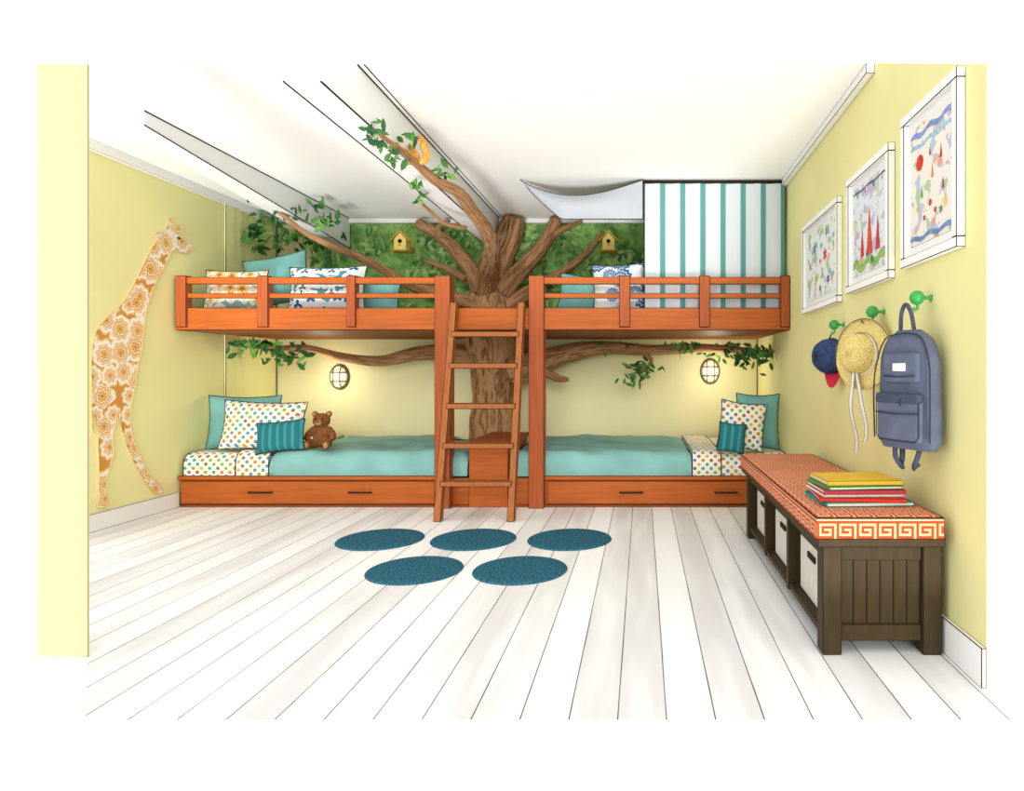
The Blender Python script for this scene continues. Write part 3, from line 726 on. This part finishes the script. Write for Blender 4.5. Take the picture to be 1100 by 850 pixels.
# straw hat
STRAW = NT('straw_weave', .8); cc = STRAW.coord(); nn = STRAW.noise(STRAW.scale(cc, 20, 60, 60), 3, 2)
STRAW.base(STRAW.ramp(nn, [(.35, '#BFA352'), (.5, '#DCC478'), (.65, '#EADA9A')]))
hat = group('straw_hat', (XR-.10, hooks[1][0]+.02, 1.19), (0, 0, .50))
mb = MB(); mb.lathe([(.175, .004), (.173, .0), (.14, .006), (.105, .012), (.10, .03), (.094, .065), (.075, .085), (.04, .093), (0, .095)], (0, 0, 0), (-1, 0, .06), 40); o = mb.obj('brim_and_crown', [STRAW.m], hat, True)
s = o.modifiers.new('s', 'SOLIDIFY'); s.thickness = .004
mb = MB(); mb.lathe([(.106, .014), (.1035, .034)], (0, 0, 0), (-1, 0, .06), 40); RIB = mat('white_ribbon', '#E4E2D8', .06, 20); mb.obj('hat_band', [RIB], hat)
mb = MB(); mb.tube([(-.003, .176*math.cos(2*math.pi*i/40), .176*math.sin(2*math.pi*i/40)) for i in range(40)], .0025, 6, closed=True)
mb.tube([(-.014, .107*math.cos(2*math.pi*i/40), .107*math.sin(2*math.pi*i/40)) for i in range(40)], .002, 6, closed=True); mb.obj('brim_edge', [BRZ], hat, True)
mb = MB()
for (oy, ln, ph) in ((.02, .40, 0), (-.015, .35, 1.2)):
    vs = []
    for i in range(17):
        t = i/16; w = .012
        y = oy+.018*math.sin(t*5+ph)+(.02*t if ph == 0 else -.015*t); z = -.085-ln*t; x = -.045+.02*t+.006*math.sin(t*9)
        if z > -.19: x = min(x, -.03)
        vs += [(x, y-w, z), (x+.004, y+w, z)]
    mb.add(vs, [(2*i, 2*i+1, 2*i+3, 2*i+2) for i in range(16)], 0)
    mb.tube([vs[2*i] for i in range(17)], .0015, 5, 1); mb.tube([vs[2*i+1] for i in range(17)], .0015, 5, 1)
mb.obj('ribbon_tails', [RIB, INKL], hat)
mb = MB(); mb.tube([(-.01, 0, .17), (-.0, 0, hooks[1][1]-1.19-.055)], .004, 6); mb.obj('hanging_loop', [BRZ], hat, True)

# backpack
BPK = mat('backpack_canvas', '#585F70', .12, 14); BPD = mat('backpack_dark_canvas', '#404758', .12, 14)
bz = 1.03; bs = .93
bp = group('backpack', (XR-.108, 2.655, bz), (0, 0, .42)); bp.scale = (bs,)*3
mb = MB(); n = 20; m_ = 28; vs = []
def bw(t):
    return .16*(1-.10*t)*(1 if t < .72 else math.sqrt(max(0, 1-((t-.72)/.30)**2))*.96+.04)
for i in range(m_+1):
    t = i/m_; z = -.26+.52*t; w = bw(t)*(1 if t > .06 else .85+.15*t/.06); dp = .05*(1-.25*t)*(1 if .05 < t < .93 else .6)
    for k in range(n):
        a = 2*math.pi*k/n; ca, sa = math.cos(a), math.sin(a); e = .45
        vs.append((dp*math.copysign(abs(ca)**e, ca), w*math.copysign(abs(sa)**e, sa), z))
fs = [(i*n+k, i*n+(k+1) % n, (i+1)*n+(k+1) % n, (i+1)*n+k) for i in range(m_) for k in range(n)]+[tuple(range(n-1, -1, -1)), tuple(m_*n+k for k in range(n))]
mb.add(vs, fs); mb.obj('main_bag', [BPK], bp, True)
rbox('front_pocket', (-.075, -.12, -.225), (-.035, .12, -.03), BPK, bp, .018)
rbox('pocket_flap', (-.082, -.123, -.06), (-.045, .123, -.015), BPD, bp, .012)
rbox('upper_pocket', (-.060, -.10, .03), (-.03, .10, .16), BPK, bp, .015)
rbox('name_label', (-.066, -.035, .08), (-.056, .035, .115), mat('label_cloth', '#D9D7CE'), bp, .004)
mb = MB()
mb.tube([(-.079, -.118, -.10), (-.081, 0, -.105), (-.079, .118, -.10)], .003, 6)
mb.tube([(-.064, -.09, .06), (-.065, 0, .055), (-.064, .09, .06)], .0025, 6)
mb.tube([(-.081, -.03, -.04), (-.088, -.03, -.07)], .004, 6)
for s in (-1, 1):
    mb.tube([(-.050, s*.155, -.22), (-.052, s*.158, 0), (-.045, s*.146, .12), (-.040, s*.10, .225), (-.038, 0, .245)], .0035, 6, 0, .03)
mb.tube([(-.073, -.118, -.03), (-.073, -.12, -.20), (-.073, -.10, -.222), (-.073, .10, -.222), (-.073, .12, -.20), (-.073, .118, -.03)], .0025, 6)
mb.obj('zips_and_seams', [mat('zip_dark', '#2E3542')], bp, True)
hz_ = (hooks[2][1]-bz-.03)/bs
mb = MB(); mb.tube([(0, .05, .24), (.0, .045, hz_-.04), (.0, .02, hz_), (.0, -.01, hz_-.04), (0, -.03, .24)], .009, 10, 0, .01)
for s in (-1, 1): mb.tube([(-.01, s*.07, -.25), (-.02, s*.06, -.30), (-.01, s*.03, -.345), (-.0, s*.05, -.32)], .011, 8, 0, .02)
mb.tube([(.02, .06, -.24), (.01, .05, -.31), (.0, .055, -.34)], .012, 8, 0, .02)
mb.obj('straps', [BPD], bp, True)

# ---------------------------------------------------------------- lights
w = bpy.data.worlds.new('studio_white'); sc.world = w; w.use_nodes = True
w.node_tree.nodes['Background'].inputs[0].default_value = (1, 1, 1, 1)
w.node_tree.nodes['Background'].inputs[1].default_value = 1.38
def sun(name, dr, e, ang, col):
    sd = bpy.data.lights.new(name, 'SUN'); sd.energy = e; sd.angle = math.radians(ang); sd.color = col
    so = bpy.data.objects.new(name, sd); sc.collection.objects.link(so)
    so.rotation_euler = Vector(dr).normalized().to_track_quat('-Z', 'Y').to_euler()
sun('sun', (-.14, 1, -.24), 1.35, 25, (1, .98, .93))
sun('ceiling_fill_sun', (-.05, 1, .56), 2.7, 14, (1, 1, 1))   # added upward fill with no real source, brightens the ceiling

# ---------------------------------------------------------------- camera
cd = bpy.data.cameras.new('camera'); co = bpy.data.objects.new('camera', cd); sc.collection.objects.link(co)
co.location = (0, 0, H); co.rotation_euler = (math.pi/2, 0, 0)
cd.sensor_width = 36; cd.sensor_fit = 'HORIZONTAL'; cd.lens = F/1100*36
cd.shift_x = -140/1100; cd.shift_y = -25/1100; cd.clip_start = .05
sc.camera = co
